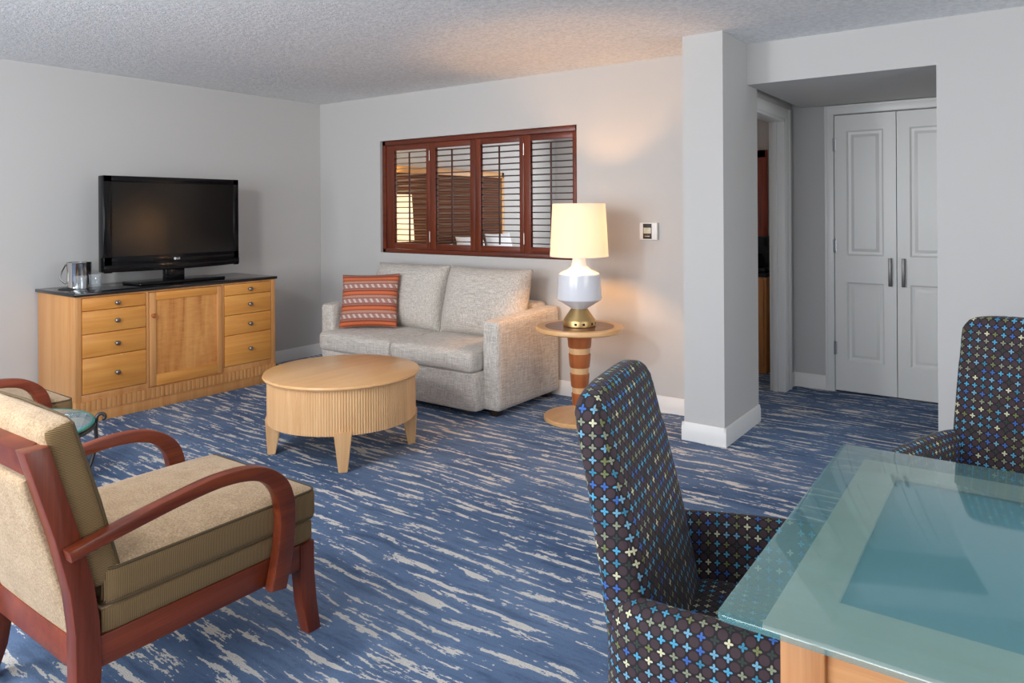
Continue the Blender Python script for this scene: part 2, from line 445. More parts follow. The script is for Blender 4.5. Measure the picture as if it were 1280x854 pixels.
def pillow_bm(w, h, t, n=22, edge=.012, pinch=.045, pw=2.6, uv=True):
    """knife-edge cushion standing in the x-z plane, thickness along y, bottom edge at z=0"""
    b = bmesh.new(); lay = b.loops.layers.uv.new('UVMap')
    fr, bk = [], []
    for j in range(n + 1):
        rf, rb = [], []
        for i in range(n + 1):
            u = -1 + 2 * i / n; v = -1 + 2 * j / n
            x = u * w / 2 * (1 - pinch * (1 - v * v) * abs(u)); z = (v * (1 - pinch * (1 - u * u) * abs(v)) + 1) * h / 2
            th = (max(0, 1 - abs(u) ** pw) * max(0, 1 - abs(v) ** pw)) ** .55 * t / 2
            rf.append(b.verts.new((x, -th - edge / 2, z))); rb.append(b.verts.new((x, th + edge / 2, z)))
        fr.append(rf); bk.append(rb)
    def q(vs, uvs):
        f = b.faces.new(vs)
        for l, uvc in zip(f.loops, uvs): l[lay].uv = uvc
    for j in range(n):
        for i in range(n):
            uvs = [(i / n, j / n), ((i + 1) / n, j / n), ((i + 1) / n, (j + 1) / n), (i / n, (j + 1) / n)]
            q((fr[j][i], fr[j][i + 1], fr[j + 1][i + 1], fr[j + 1][i]), uvs)
            q((bk[j][i + 1], bk[j][i], bk[j + 1][i], bk[j + 1][i + 1]), uvs)
    for k in range(n):
        for A, B, s in ((fr[0][k], fr[0][k + 1], (bk[0][k + 1], bk[0][k])), (fr[n][k + 1], fr[n][k], (bk[n][k], bk[n][k + 1])),
                        (fr[k + 1][0], fr[k][0], (bk[k][0], bk[k + 1][0])), (fr[k][n], fr[k + 1][n], (bk[k + 1][n], bk[k][n]))):
            q((A, B, s[0], s[1]), [(0, .3), (.02, .3), (.02, .32), (0, .32)])
    return b

def box_uv(bm, off=(0, 0)):
    lay = bm.loops.layers.uv.verify(); bm.normal_update()
    for f in bm.faces:
        n = f.normal; a = max(range(3), key=lambda i: abs(n[i]))
        for l in f.loops:
            c = l.vert.co
            l[lay].uv = ((c.y, c.z), (c.x, c.z), (c.x, c.y))[a]
            l[lay].uv.x += off[0]; l[lay].uv.y += off[1]

def copy_tree(o, parent=None):
    c = o.copy(); COL.objects.link(c)
    if parent is not None: c.parent = parent
    for ch in list(o.children): copy_tree(ch, c)
    return c

# ------------------------------------------------------------------ room shell
H = 2.42
b = nb(); box(b, -.2, 8.4, -7.0, 4.6, -.12, 0); struct('floor', b, M['carpet'], 'blue carpet with broken cream streaks', 'floor')
b = nb(); box(b, -.2, 8.4, -7.0, 4.6, H, H + .12); struct('ceiling', b, M['ceil'], 'grey white popcorn textured ceiling', 'ceiling')
b = nb(); box(b, -.14, 0, -7.0, 0.0, 0, H); struct('wall_left', b, M['wall'], 'plain off white wall behind the television', 'wall')
# sofa wall with the shutter opening
WX0, WX1, WZ0, WZ1 = .825, 2.885, 1.01, 2.015
b = nb()
box(b, -.14, WX0, 0, .14, 0, H); box(b, WX1, 3.95, 0, .14, 0, H)
box(b, WX0, WX1, 0, .14, 0, WZ0); box(b, WX0, WX1, 0, .14, WZ1, H)
struct('wall_back', b, M['wall'], 'off white wall behind the grey sofa with the shuttered opening', 'wall')
b = nb(); box(b, 3.91, 4.156, -.482, .16, 0, H); struct('column', b, M['wall'], 'white square pillar right of the thermostat', 'pillar')
# header and wall right of the alcove
b = nb(); box(b, 4.156, 5.19, -.042, 1.274, 2.165, H); struct('ceiling_alcove', b, M['wall'], 'lowered ceiling over the closet alcove', 'ceiling')
b = nb(); box(b, 5.19, 8.4, -.042, .10, 0, H); box(b, 5.19, 5.32, .10, 1.274, 0, H); struct('wall_right', b, M['wall'], 'white wall right of the closet alcove', 'wall')
DO0, DO1, DOZ = .24, 1.02, 2.06
b = nb(); box(b, 3.99, 4.085, .16, DO0, 0, H); box(b, 3.99, 4.085, DO1, 1.274, 0, H); box(b, 3.99, 4.085, DO0, DO1, DOZ, H)
struct('wall_alcove', b, M['wall'], 'cream side wall of the alcove around the open doorway', 'wall')
b = nb(); box(b, 3.96, 4.395, 1.274, 1.40, 0, H); box(b, 5.23, 5.45, 1.274, 1.40, 0, H); box(b, 4.395, 5.23, 1.274, 1.40, 2.09, H); box(b, 4.39, 5.24, 1.39, 1.42, 0, 2.1)
struct('wall_closet', b, M['wall'], 'cream wall holding the white closet doors', 'wall')
# rear (behind the camera) with a wide window
b = nb()
RX0, RX1, RZ0, RZ1 = .7, 5.6, .55, 2.25
box(b, -.14, RX0, -6.94, -6.8, 0, H); box(b, RX1, 8.4, -6.94, -6.8, 0, H); box(b, RX0, RX1, -6.94, -6.8, 0, RZ0); box(b, RX0, RX1, -6.94, -6.8, RZ1, H)
struct('wall_rear', b, M['wall'], 'wall with the wide daylight window', 'wall')
b = nb(); box(b, 8.2, 8.34, -6.94, -.042, 0, H); struct('wall_end', b, M['wall'], 'far end wall beyond the dining table', 'wall')
b = nb()
for x in (RX0, RX0 + 1.2, RX0 + 2.42, RX0 + 3.66, RX1 - .06): box(b, x, x + .06, -6.9, -6.84, RZ0, RZ1, .004)
box(b, RX0, RX1, -6.9, -6.84, RZ0, RZ0 + .06, .004); box(b, RX0, RX1, -6.9, -6.84, RZ1 - .06, RZ1, .004)
struct('window_1', b, M['trim'], 'white frame of the wide daylight window', 'window')
# bedroom beyond
b = nb(); box(b, -.14, 0, .14, 4.4, 0, H); struct('wall_bedroom_left', b, M['wall'], 'bedroom wall behind the brown headboard', 'wall')
b = nb(); box(b, -.14, 3.0, 4.26, 4.4, 0, H); struct('wall_bedroom_back', b, M['wall'], 'far bedroom wall', 'wall')
b = nb(); box(b, 2.75, 3.99, 2.1, 2.22, 0, H); box(b, 2.75, 2.87, 2.22, 4.26, 0, H); box(b, 3.93, 3.99, 1.274, 2.1, 0, H); struct('wall_bedroom_right', b, M['wall'], 'bedroom wall behind the red framed mirror', 'wall')

# baseboards (profiled: flat board with stepped cap)
def bb_prof(t=.014, h=.108): return [(0, 0), (t, 0), (t, h - .026), (t - .004, h - .018), (t - .004, h - .008), (t - .009, h), (0, h)]
def baseboard_run(b, p, q, side):
    """p->q along floor, side = outward normal (2d)"""
    p = Vector((*p, 0)); q = Vector((*q, 0)); nrm = Vector((*side, 0)); pr = bb_prof()
    b2 = bmesh.new()
    A = [b2.verts.new(p + nrm * a + Vector((0, 0, z))) for a, z in pr]; B = [b2.verts.new(q + nrm * a + Vector((0, 0, z))) for a, z in pr]
    n = len(pr)
    for i in range(n): b2.faces.new((A[i], A[(i + 1) % n], B[(i + 1) % n], B[i]))
    b2.faces.new(A); b2.faces.new(B[::-1]); join(b, b2)
def bboard(name, runs, label):
    b = nb()
    for r in runs: baseboard_run(b, *r)
    struct(name, b, M['trim'], label, 'baseboard')
bboard('baseboard_left', [((0, -6.8), (0, -.0), (1, 0))], 'white baseboard along the television wall')
bboard('baseboard_back', [((0, 0), (3.91, 0), (0, -1))], 'white baseboard along the sofa wall')
bboard('baseboard_column', [((3.898, -.482), (4.168, -.482), (0, -1)), ((4.156, -.494), (4.156, .16), (1, 0)), ((3.91, -.494), (3.91, 0), (-1, 0))], 'white baseboard around the square pillar')
bboard('baseboard_alcove', [((4.085, 1.274), (4.325, 1.274), (0, -1)), ((4.085, 1.17), (4.085, 1.274), (1, 0))], 'short white baseboard between doorway and closet')
bboard('baseboard_right', [((5.19, -.042), (8.2, -.042), (0, -1))], 'white baseboard along the right wall')
bboard('baseboard_bedroom', [((3.93, 1.28), (3.93, 2.1), (-1, 0))], 'white baseboard just inside the bedroom doorway')

# bedroom doorway casing
b = nb()
box(b, 4.085, 4.103, DO1, DO1 + .13, 0, DOZ + .075, .004); box(b, 4.085, 4.103, .165, DO0, 0, DOZ + .075, .004); box(b, 4.085, 4.104, .165, DO1 + .13, DOZ, DOZ + .08, .004)
box(b, 4.103, 4.11, DO1 + .085, DO1 + .13, 0, DOZ + .08, .003)
box(b, 3.985, 4.10, DO1 - .02, DO1, 0, DOZ, .002); box(b, 3.985, 4.10, DO0, DO0 + .02, 0, DOZ, .002); box(b, 3.985, 4.10, DO0, DO1, DOZ - .02, DOZ, .002)
box(b, 4.01, 4.045, DO1 - .034, DO1 - .02, 0, DOZ - .02, .002)
struct('trim_1', b, M['trim'], 'white casing of the open bedroom doorway', 'door frame')
# closet casing
b = nb()
box(b, 4.327, 4.392, 1.252, 1.276, 0, 2.16, .005); box(b, 5.233, 5.30, 1.252, 1.276, 0, 2.16, .005); box(b, 4.327, 5.30, 1.251, 1.276, 2.092, 2.16, .005)
box(b, 4.327, 4.345, 1.246, 1.254, 0, 2.16, .003); box(b, 4.327, 5.30, 1.245, 1.254, 2.142, 2.16, .003)
struct('trim_2', b, M['trim'], 'white casing around the closet doors', 'door frame')
# closet doors
def closet_door(name, x0, x1, hx, label, hinge_x):
    b = nb(); y0, y1, z0, z1 = 1.262, 1.30, .012, 2.084
    px0, px1 = x0 + .082, x1 - .082
    # stiles and rails
    box(b, x0, px0, y0, y1, z0, z1); box(b, px1, x1, y0, y1, z0, z1)
    rows = [(z0, .235), (.83, 1.03), (1.965, z1)]
    for a, c in rows: box(b, px0, px1, y0, y1, a, c)
    for a, c in ((.235, .83), (1.03, 1.965)):
        # moulded sunk border then raised field
        def ring(i0, ya, i1, yb):
            b2 = bmesh.new()
            A = [b2.verts.new(v) for v in ((px0 + i0, ya, a + i0), (px1 - i0, ya, a + i0), (px1 - i0, ya, c - i0), (px0 + i0, ya, c - i0))]
            B = [b2.verts.new(v) for v in ((px0 + i1, yb, a + i1), (px1 - i1, yb, a + i1), (px1 - i1, yb, c - i1), (px0 + i1, yb, c - i1))]
            for i in range(4): b2.faces.new((A[i], A[(i + 1) % 4], B[(i + 1) % 4], B[i]))
            join(b, b2)
        ring(0, y0, .012, y0 + .010); ring(.012, y0 + .010, .03, y0 + .012); ring(.03, y0 + .012, .052, y0 + .003)
        b2 = bmesh.new()
        vs = [b2.verts.new(v) for v in ((px0 + .052, y0 + .003, a + .052), (px1 - .052, y0 + .003, a + .052), (px1 - .052, y0 + .003, c - .052), (px0 + .052, y0 + .003, c - .052))]
        b2.faces.new(vs); join(b, b2)
    d = struct(name, b, M['door'], label, 'closet door')
    h = nb(); box(h, hx - .011, hx + .011, y0 - .034, y0 - .022, .815, 1.02, .003); box(h, hx - .008, hx + .008, y0 - .024, y0 + .002, .83, .85, .002); box(h, hx - .008, hx + .008, y0 - .024, y0 + .002, .985, 1.005, .002)
    ho = obj('door_handle', h, M['handle'], d)
    for z in (.33, 1.10, 1.865):
        k = nb(); tube(k, [(hinge_x, y0 - .008, z - .05), (hinge_x, y0 - .008, z + .05)], .008, 10); box(k, hinge_x - .012, hinge_x + .014, y0 - .003, y0 + .001, z - .048, z + .048); obj('hinge', k, M['steel'], d)
    return d
closet_door('door_1', 4.397, 4.811, 4.772, 'left white panelled closet door with hinges on its left', 4.394)
closet_door('door_2', 4.816, 5.230, 4.858, 'right white panelled closet door, cut off by the wall edge', 5.233)

# ------------------------------------------------------------------ mahogany shutters
sh = thing('plantation_shutter', 'dark mahogany louvred shutters filling the opening above the sofa', 'shutter', (0, 0, 0))
b = nb(); fy0, fy1 = .022, .085
box(b, .832, .87, fy0, fy1, WZ0 + .002, WZ1 - .002, .003); box(b, 2.858, 2.883, fy0, fy1, WZ0 + .002, WZ1 - .002, .003)
box(b, .832, 2.883, fy0, fy1, 1.972, WZ1 - .002, .003); box(b, .832, 2.883, fy0, fy1, WZ0 + .002, 1.045, .003)
obj('frame', b, M['shut'], sh)
pn = [(.872, 1.398, .974, 1.357), (1.400, 1.900, 1.466, 1.846), (1.902, 2.387, 1.958, 2.345), (2.389, 2.857, 2.451, 2.830)]
for k, (x0, x1, a0, a1) in enumerate(pn):
    y0, y1 = .030, .062
    b = nb(); box(b, x0, a0, y0, y1, 1.047, 1.970, .003); p = obj('shutter_panel', b, M['shut_z'], sh)
    b = nb(); box(b, a1, x1, y0, y1, 1.047, 1.970, .003); obj('stile', b, M['shut_z'], p)
    for p0, p1 in ((1.047, 1.096), (1.924, 1.970)):
        r_ = nb(); box(r_, a0 - .001, a1 + .001, y0 + .001, y1 - .001, p0, p1, .002); obj('rail', r_, M['shut'], p)
    s_ = nb(); n = 17
    for i in range(n):
        z = 1.122 + i * (1.902 - 1.122) / (n - 1)
        # lens-shaped louvre, nearly level
        prof = [(-.024, 0), (-.012, .0042), (.012, .0042), (.024, 0), (.012, -.0042), (-.012, -.0042)]
        ang = math.radians(-4)
        pr = [(.046 + c * math.cos(ang) - d * math.sin(ang), z + c * math.sin(ang) + d * math.cos(ang)) for c, d in prof]
        prism(s_, pr, 'x', a0, a1)
    obj('louvres', s_, M['slat'], p, 20)
    t_ = nb(); xc = (a0 + a1) / 2 + .01; box(t_, xc - .006, xc + .006, .008, .02, 1.11, 1.90, .003); obj('tilt_rod', t_, M['slat'], p)
    if k in (0, 2):
        for z in (1.16, 1.86):
            h_ = nb(); tube(h_, [(x1 + .001, .027, z - .045), (x1 + .001, .027, z + .045)], .005, 8); obj('hinge', h_, M['pewter'], p)

# thermostat
t = thing('thermostat', 'small white wall thermostat with dark display right of the lamp', 'thermostat', (3.467, 0, 1.233))
b = nb(); box(b, -.066, .066, -.028, 0, -.06, .06, .006); obj('housing', b, M['white_plastic'], t)
b = nb(); box(b, -.038, .026, -.0300, -.027, -.052, .052, .001); obj('face_panel', b, M['black'], t)
b = nb(); box(b, -.033, .022, -.0315, -.0295, -.015, .025, .001); obj('display', b, M['lcd'], t)
b = nb(); box(b, -.026, .012, -.0312, -.0295, -.037, -.031, .0005); obj('button', b, M['pewter'], t)

# ------------------------------------------------------------------ sideboard
Y0, Y1, XF = -2.47, -.947, .58
sb = thing('sideboard', 'long maple sideboard with black stone top under the television', 'sideboard', (0, 0, 0))
b = nb(); box(b, .02, .555, Y0, Y1, .075, .835, .002)
o = obj('carcass', b, M['maple_z'], sb)
b = nb()
for a, c in ((Y0, -2.430), (-2.006, -1.988), (-1.421, -1.407), (-.986, Y1)): box(b, .555, XF, a, c, .145, .835, .0015)
box(b, .555, XF - .001, Y0 + .03, Y1 - .03, .823, .835); box(b, .555, XF - .001, -2.43, -2.006, .145, .188, .001); box(b, .555, XF - .001, -1.407, -.986, .145, .188, .001); box(b, .555, XF - .001, -1.988, -1.421, .145, .152)
obj('face_frame', b, M['maple_z'], sb)
b = nb(); box(b, .005, .596, Y0 - .012, Y1 + .012, .835, .857, .003); obj('worktop', b, M['granite'], sb)
b = nb(); box(b, .03, XF, Y0 + .004, Y1 - .004, 0, .076, .002); obj('plinth', b, M['maple_z'], sb)
b = nb(); n = 46; p = (Y1 - Y0 + .008) / n
pts = [(.552, Y0 - .004)]
for i in range(n):
    y = Y0 - .004 + i * p
    for k in range(6):
        a = PI * k / 5; pts.append((XF + .005 + .0026 * math.sin(a) ** .5, y + p * (.03 + .94 * (1 - math.cos(a)) / 2)))
pts.append((.552, Y1 + .004))
prism(b, pts, 'z', .076, .146); obj('reeded_band', b, M['maple_z'], sb, 50)
rows = [(.738, .820), (.585, .734), (.430, .581), (.192, .426)]
def knob(parent, y, z, mat):
    b = nb(); lathe(b, [(0, 0), (.012, 0), (.012, .002), (.006, .004), (.006, .014), (.015, .018), (.017, .023), (.012, .030), (0, .032)], 20)
    bmesh.ops.transform(b, matrix=Matrix.Translation((XF + .004, y, z)) @ Matrix.Rotation(PI / 2, 4, 'Y'), verts=b.verts[:])
    obj('knob', b, mat, parent)
for (ya, yb) in ((-2.426, -2.010), (-1.403, -.990)):
    for (za, zb) in rows:
        b = nb(); box(b, .556, XF + .004, ya, yb, za, zb, .002); d = obj('drawer', b, M['maple_y'], sb)
        knob(d, (ya + yb) / 2 + .01, (za + zb) / 2 - .004, M['pewter'])
ya, yb, za, zb = -1.984, -1.425, .156, .818
b = nb(); box(b, .557, XF - .004, ya + .02, yb - .02, za + .02, zb - .02); d = obj('door', b, M['figured'], sb)
for p0, p1 in ((ya, ya + .046), (yb - .04, yb)):
    b = nb(); box(b, .556, XF + .006, p0, p1, za, zb, .002); obj('door_stile', b, M['maple_z'], d)
for p0, p1 in ((za, za + .078), (zb - .056, zb)):
    b = nb(); box(b, .556, XF + .006, ya + .0455, yb - .0395, p0, p1, .002); obj('door_rail', b, M['maple_y'], d)
knob(d, ya + .022, .656, M['cherry'])

# ------------------------------------------------------------------ television
tv = thing('television', 'black flat screen television standing on the maple sideboard', 'television', (.36, -1.663, .857))
w = .527
b = nb(); box(b, -.075, 0, -w, w, .105, .787, .008, 3)
obj('housing', b, M['tvplastic'], tv)
b = nb()   # glossy front frame with a chin that bows down
fr = .008
box(b, 0, fr, -w, -w + .058, .10, .787, .004); box(b, 0, fr, w - .046, w, .10, .787, .004); box(b, 0, fr, -w, w, .742, .787, .004)
box(b, 0, fr, -w, w, .152, .212, .003)
chin = [(-w, .155), (w, .155)] + [(w * math.cos(PI * k / 16), .112 - .014 * math.sin(PI * k / 16)) for k in range(17)]
prism(b, chin, 'x', -.02, fr + .006, .004)
obj('bezel', b, M['tvplastic'], tv)
b = nb(); box(b, .0005, .004, -w + .055, w - .043, .208, .745); obj('screen', b, M['tvscreen'], tv)
b = nb(); lathe(b, [(0, 0), (.0095, 0), (.0095, .0016), (0, .0016)], 20); bmesh.ops.transform(b, matrix=Matrix.Translation((fr, -.012, .178)) @ Matrix.Rotation(PI / 2, 4, 'Y'), verts=b.verts[:])
fc = bpy.data.curves.new('txt', 'FONT'); fc.body = 'LG'; fc.size = .021; fc.extrude = .0008
to = bpy.data.objects.new('txt', fc); COL.objects.link(to); dg = bpy.context.evaluated_depsgraph_get()
me = bpy.data.meshes.new_from_object(to.evaluated_get(dg)); b2 = bmesh.new(); b2.from_mesh(me)
bmesh.ops.transform(b2, matrix=Matrix.Translation((fr + .001, .001, .171)) @ Matrix.Rotation(PI / 2, 4, 'Z') @ Matrix.Rotation(PI / 2, 4, 'X'), verts=b2.verts[:])
bpy.data.objects.remove(to); bpy.data.curves.remove(fc); bpy.data.meshes.remove(me)
join(b, b2); obj('logo', b, M['logo'], tv)
b = nb(); box(b, -.06, -.01, -.075, .075, .02, .115, .006); obj('stand_neck', b, M['tvplastic'], tv)
b = nb(); box(b, -.16, .105, -.325, .345, .0, .022, .008, 3); obj('stand_base', b, M['tvplastic'], tv)

# ice bucket, tray and tumblers
b = nb(); lathe(b, [(0, 0), (.098, 0), (.102, .004), (.098, .006), (0, .004)], 40)
o = obj('tray', b, M['black'], None, loc=(.245, -2.325, .857)); tag(o, 'round black tray under the steel ice bucket', 'tray')
ib = thing('ice_bucket', 'polished steel ice bucket on the left end of the sideboard', 'ice bucket', (.25, -2.300, .8622))
b = nb(); lathe(b, [(0, 0), (.070, 0), (.074, .004), (.076, .17), (.079, .176), (.077, .179), (.073, .176), (.070, .01), (0, .008)], 48); obj('body', b, M['chrome'], ib)
b = nb()
pts = spline([(-.03, -.075, .165), (-.045, -.092, .12), (-.045, -.105, .075), (-.03, -.088, .045), (-.02, -.075, .035)], 6); tube(b, pts, .0065, 8); obj('handle', b, M['chrome'], ib)
def tumbler(x, y, label):
    b = nb(); lathe(b, [(0, 0), (.034, 0), (.036, .003), (.040, .102), (.0385, .103), (.0365, .100), (.033, .026), (.026, .018), (0, .017)], 36)
    o = obj('tumbler', b, M['tumbler'], None, loc=(x, y, .8572)); tag(o, label, 'glass', 'tumblers by the ice bucket')
tumbler(.44, -2.375, 'clear glass tumbler in front of the ice bucket, nearer the sideboard corner')
tumbler(.40, -2.262, 'clear glass tumbler right of the ice bucket, nearer the television')

# ------------------------------------------------------------------ sofa
sf = thing('sofa', 'light grey linen two seat sofa under the shuttered opening', 'sofa', (1.86, -.42, 0))
def S(bm, name, parent=sf, mat='linen'):
    bmesh.ops.transform(bm, matrix=Matrix.Translation((-1.86, .42, 0)), verts=bm.verts[:])
    return obj(name, bm, M[mat], parent, 50)
S(rbox(1.09, 2.63, -.885, -.10, .045, .305, .02, (16, 10, 6)), 'base')
for x0, x1 in ((.965, 1.105), (2.612, 2.748)):
    bm = rbox(x0, x1, -.795, -.035, .045, .642, .024, (6, 14, 12), (.006, .004, .0))
    for v in bm.verts:                        # arm top climbs a little towards the wall
        if v.co.z > .4: v.co.z += .03 * (v.co.y + .795) / .76 * (v.co.z - .4) / .24
    S(bm, 'arm')
S(rbox(1.08, 2.635, -.20, -.03, .28, .70, .03, (14, 6, 10)), 'backrest')
for x0, x1 in ((1.062, 1.838), (1.842, 2.606)):
    S(rbox(x0, x1, -.905, -.20, .300, .440, .032, (16, 14, 6), (.0, .008, .016)), 'seat_cushion')
for xc, w_, rz in ((1.475, .778, .012), (2.258, .778, -.014)):
    bm = pillow_bm(w_, .53, .25, 24, .03, .03, 3.2)
    bmesh.ops.transform(bm, matrix=Matrix.Translation((xc, -.375, .435)) @ Matrix.Rotation(rz, 4, 'Z') @ Matrix.Rotation(math.radians(-15), 4, 'X'), verts=bm.verts[:])
    S(bm, 'back_cushion')
for x in (1.05, 2.67):
    for y in (-.72, -.10):
        bm = nb(); box(bm, x - .03, x + .03, y - .03, y + .03, 0, .05, .004); S(bm, 'leg', sf, 'dark_leg')

# throw pillow leaning in the left corner of the sofa
bm = pillow_bm(.47, .43, .15, 24, .008, .05, 2.2)
o = obj('throw_pillow', bm, M['pillow'], None, 60)
BL, BR = Vector((1.15, -.775, .462)), Vector((1.575, -.545, .468))
ang = math.atan2(BR.y - BL.y, BR.x - BL.x)
o.matrix_world = Matrix.Translation((BL + BR) / 2) @ Matrix.Rotation(ang, 4, 'Z') @ Matrix.Rotation(math.radians(-17), 4, 'X') @ Matrix.Rotation(math.radians(-1.5), 4, 'Y')
tag(o, 'orange patterned throw pillow leaning in the left corner of the grey sofa', 'pillow')

# ------------------------------------------------------------------ coffee table
ct = thing('coffee_table', 'round maple coffee table with reeded drum in front of the sofa', 'coffee table', (2.34, -1.765, 0))
b = nb(); lathe(b, [(0, .435), (.425, .435), (.440, .438), (.446, .447), (.442, .457), (.434, .460), (0, .460)], 96); obj('tabletop', b, M['blondtop'], ct)
b = nb(); n = 180; ring0 = []; b2 = bmesh.new()
def reeds(a):  # plain side panels, reeded front and back
    d = (math.degrees(a) + 360) % 360
    return True
prof = []
for i in range(n):
    for k in range(5):
        a = 2 * PI * (i + k / 5) / n
        prof.append(((4.19e-1 + .0032 * abs(math.sin(PI * (k / 5)))) , a))
v0 = [b2.verts.new((r * math.cos(a), r * math.sin(a), .195)) for r, a in prof]; v1 = [b2.verts.new((r * math.cos(a), r * math.sin(a), .436)) for r, a in prof]
m = len(prof)
for i in range(m): b2.faces.new((v0[i], v0[(i + 1) % m], v1[(i + 1) % m], v1[i]))
b2.faces.new(v0[::-1]); join(b, b2); obj('reeded_drum', b, M['blond'], ct, 60)
for a in (-135, -45, 45, 135):
    ra = math.radians(a + 4)
    b2 = bmesh.new(); vs = []
    for (z, w0, r0, r1) in ((.0, .024, .375, .418), (.195, .046, .335, .428), (.215, .046, .335, .428)):
        vs.append([b2.verts.new((r, t, z)) for r, t in ((r0, -w0), (r1, -w0), (r1, w0), (r0, w0))])
    for A, B in zip(vs, vs[1:]):
        for i in range(4): b2.faces.new((A[i], A[(i + 1) % 4], B[(i + 1) % 4], B[i]))
    b2.faces.new(vs[0][::-1]); b2.faces.new(vs[-1])
    bmesh.ops.recalc_face_normals(b2, faces=b2.faces[:]); bmesh.ops.bevel(b2, geom=b2.edges[:], offset=.003, segments=2, affect='EDGES')
    bmesh.ops.transform(b2, matrix=Matrix.Rotation(ra, 4, 'Z'), verts=b2.verts[:])
    obj('leg', b2, M['blond'], ct)

# ------------------------------------------------------------------ pedestal side table + lamp
LX, LY = 3.178, -.471
st = thing('side_table', 'round pedestal side table with banded column right of the sofa', 'side table', (LX, LY, 0))
b = nb(); lathe(b, [(0, 0), (.235, 0), (.240, .004), (.240, .022), (.234, .028), (0, .028)], 64); obj('base', b, M['blondtop'], st)
zz = [(.028, .095, 0), (.095, .175, 1), (.175, .215, 0), (.215, .305, 1), (.305, .345, 0), (.345, .435, 1), (.435, .475, 0), (.475, .578, 1)]
R_ = lambda z: .045 + (.083 - .045) * ((z - .028) / .55) ** 1.05
for z0, z1, k in zz:
    if k: pr = [(0, z0), (R_(z0) - .003, z0), (R_(z0), z0 + .004), (R_(z1) + .001, z1 - .004), (R_(z1) - .003, z1), (0, z1)]
    else: pr = [(0, z0), (R_(z0) - .006, z0), (R_(z1) - .006, z1), (0, z1)]
    b = nb(); lathe(b, pr, 40); obj('column_band', b, M['cherry'] if k else M['blond'], st)
b = nb(); lathe(b, [(0, .576), (.20, .576), (.275, .582), (.288, .590), (.290, .606), (.285, .617), (.272, .619), (.228, .615), (0, .615)], 72); obj('tabletop', b, M['blondtop'], st)
b = nb(); lathe(b, [(0, .6155), (.2275, .6155), (.2275, .6165), (0, .6165)], 64); obj('inlay', b, M['walnut'], st)

lp = thing('table_lamp', 'white ceramic table lamp with brass base on the side table', 'lamp', (LX, LY, .617))
L0 = -.617
b = nb(); lathe(b, [(0, 0), (.103, 0), (.106, .004), (.106, .036), (.103, .044), (.056, .112), (.053, .116), (0, .116)], 56); obj('base', b, M['brass'], lp)
for a in (-95, -66, -30, -5):
    ra = math.radians(a + 22); k = nb(); box(k, .099, .1075, -.0085, .0085, .014, .030, .0015)
    bmesh.ops.transform(k, matrix=Matrix.Rotation(ra, 4, 'Z'), verts=k.verts[:]); obj('socket', k, M['black'], lp)
b = nb(); z = lambda q: q + L0
lathe(b, [(0, z(.733)), (.054, z(.733)), (.058, z(.737)), (.142, z(.788)), (.149, z(.795)), (.150, z(.803)), (.1375, z(.957)), (.134, z(.963)), (.124, z(.969)), (.075, z(.990)), (.055, z(1.010)), (.047, z(1.035)), (.042, z(1.085)), (.036, z(1.09)), (0, z(1.09))], 64)
obj('body', b, M['ceramic'], lp, 25)
b = nb(); lathe(b, [(.193, z(1.076)), (.1745, z(1.425)), (.1725, z(1.425)), (.191, z(1.076))], 72, closed=True); obj('shade', b, M['shade'], lp)
b = nb(); tube(b, [(0, 0, z(1.085)), (0, 0, z(1.186))], .012, 12); 
for k in range(3):
    a = 2 * PI * k / 3; tube(b, [(0, 0, z(1.40)), (.1735 * math.cos(a), .1735 * math.sin(a), z(1.415))], .0025, 6)
tube(b, [(.0, 0, z(1.17)), (.045, 0, z(1.24)), (.05, 0, z(1.33)), (0, 0, z(1.40))], .002, 6)
obj('lamp_fitting', b, M['brass'], lp)
b = nb(); lathe(b, [(0, z(1.185)), (.014, z(1.185)), (.018, z(1.20)), (.030, z(1.225)), (.030, z(1.24)), (.018, z(1.262)), (0, z(1.27))], 24); obj('bulb', b, M['bulb'], lp)

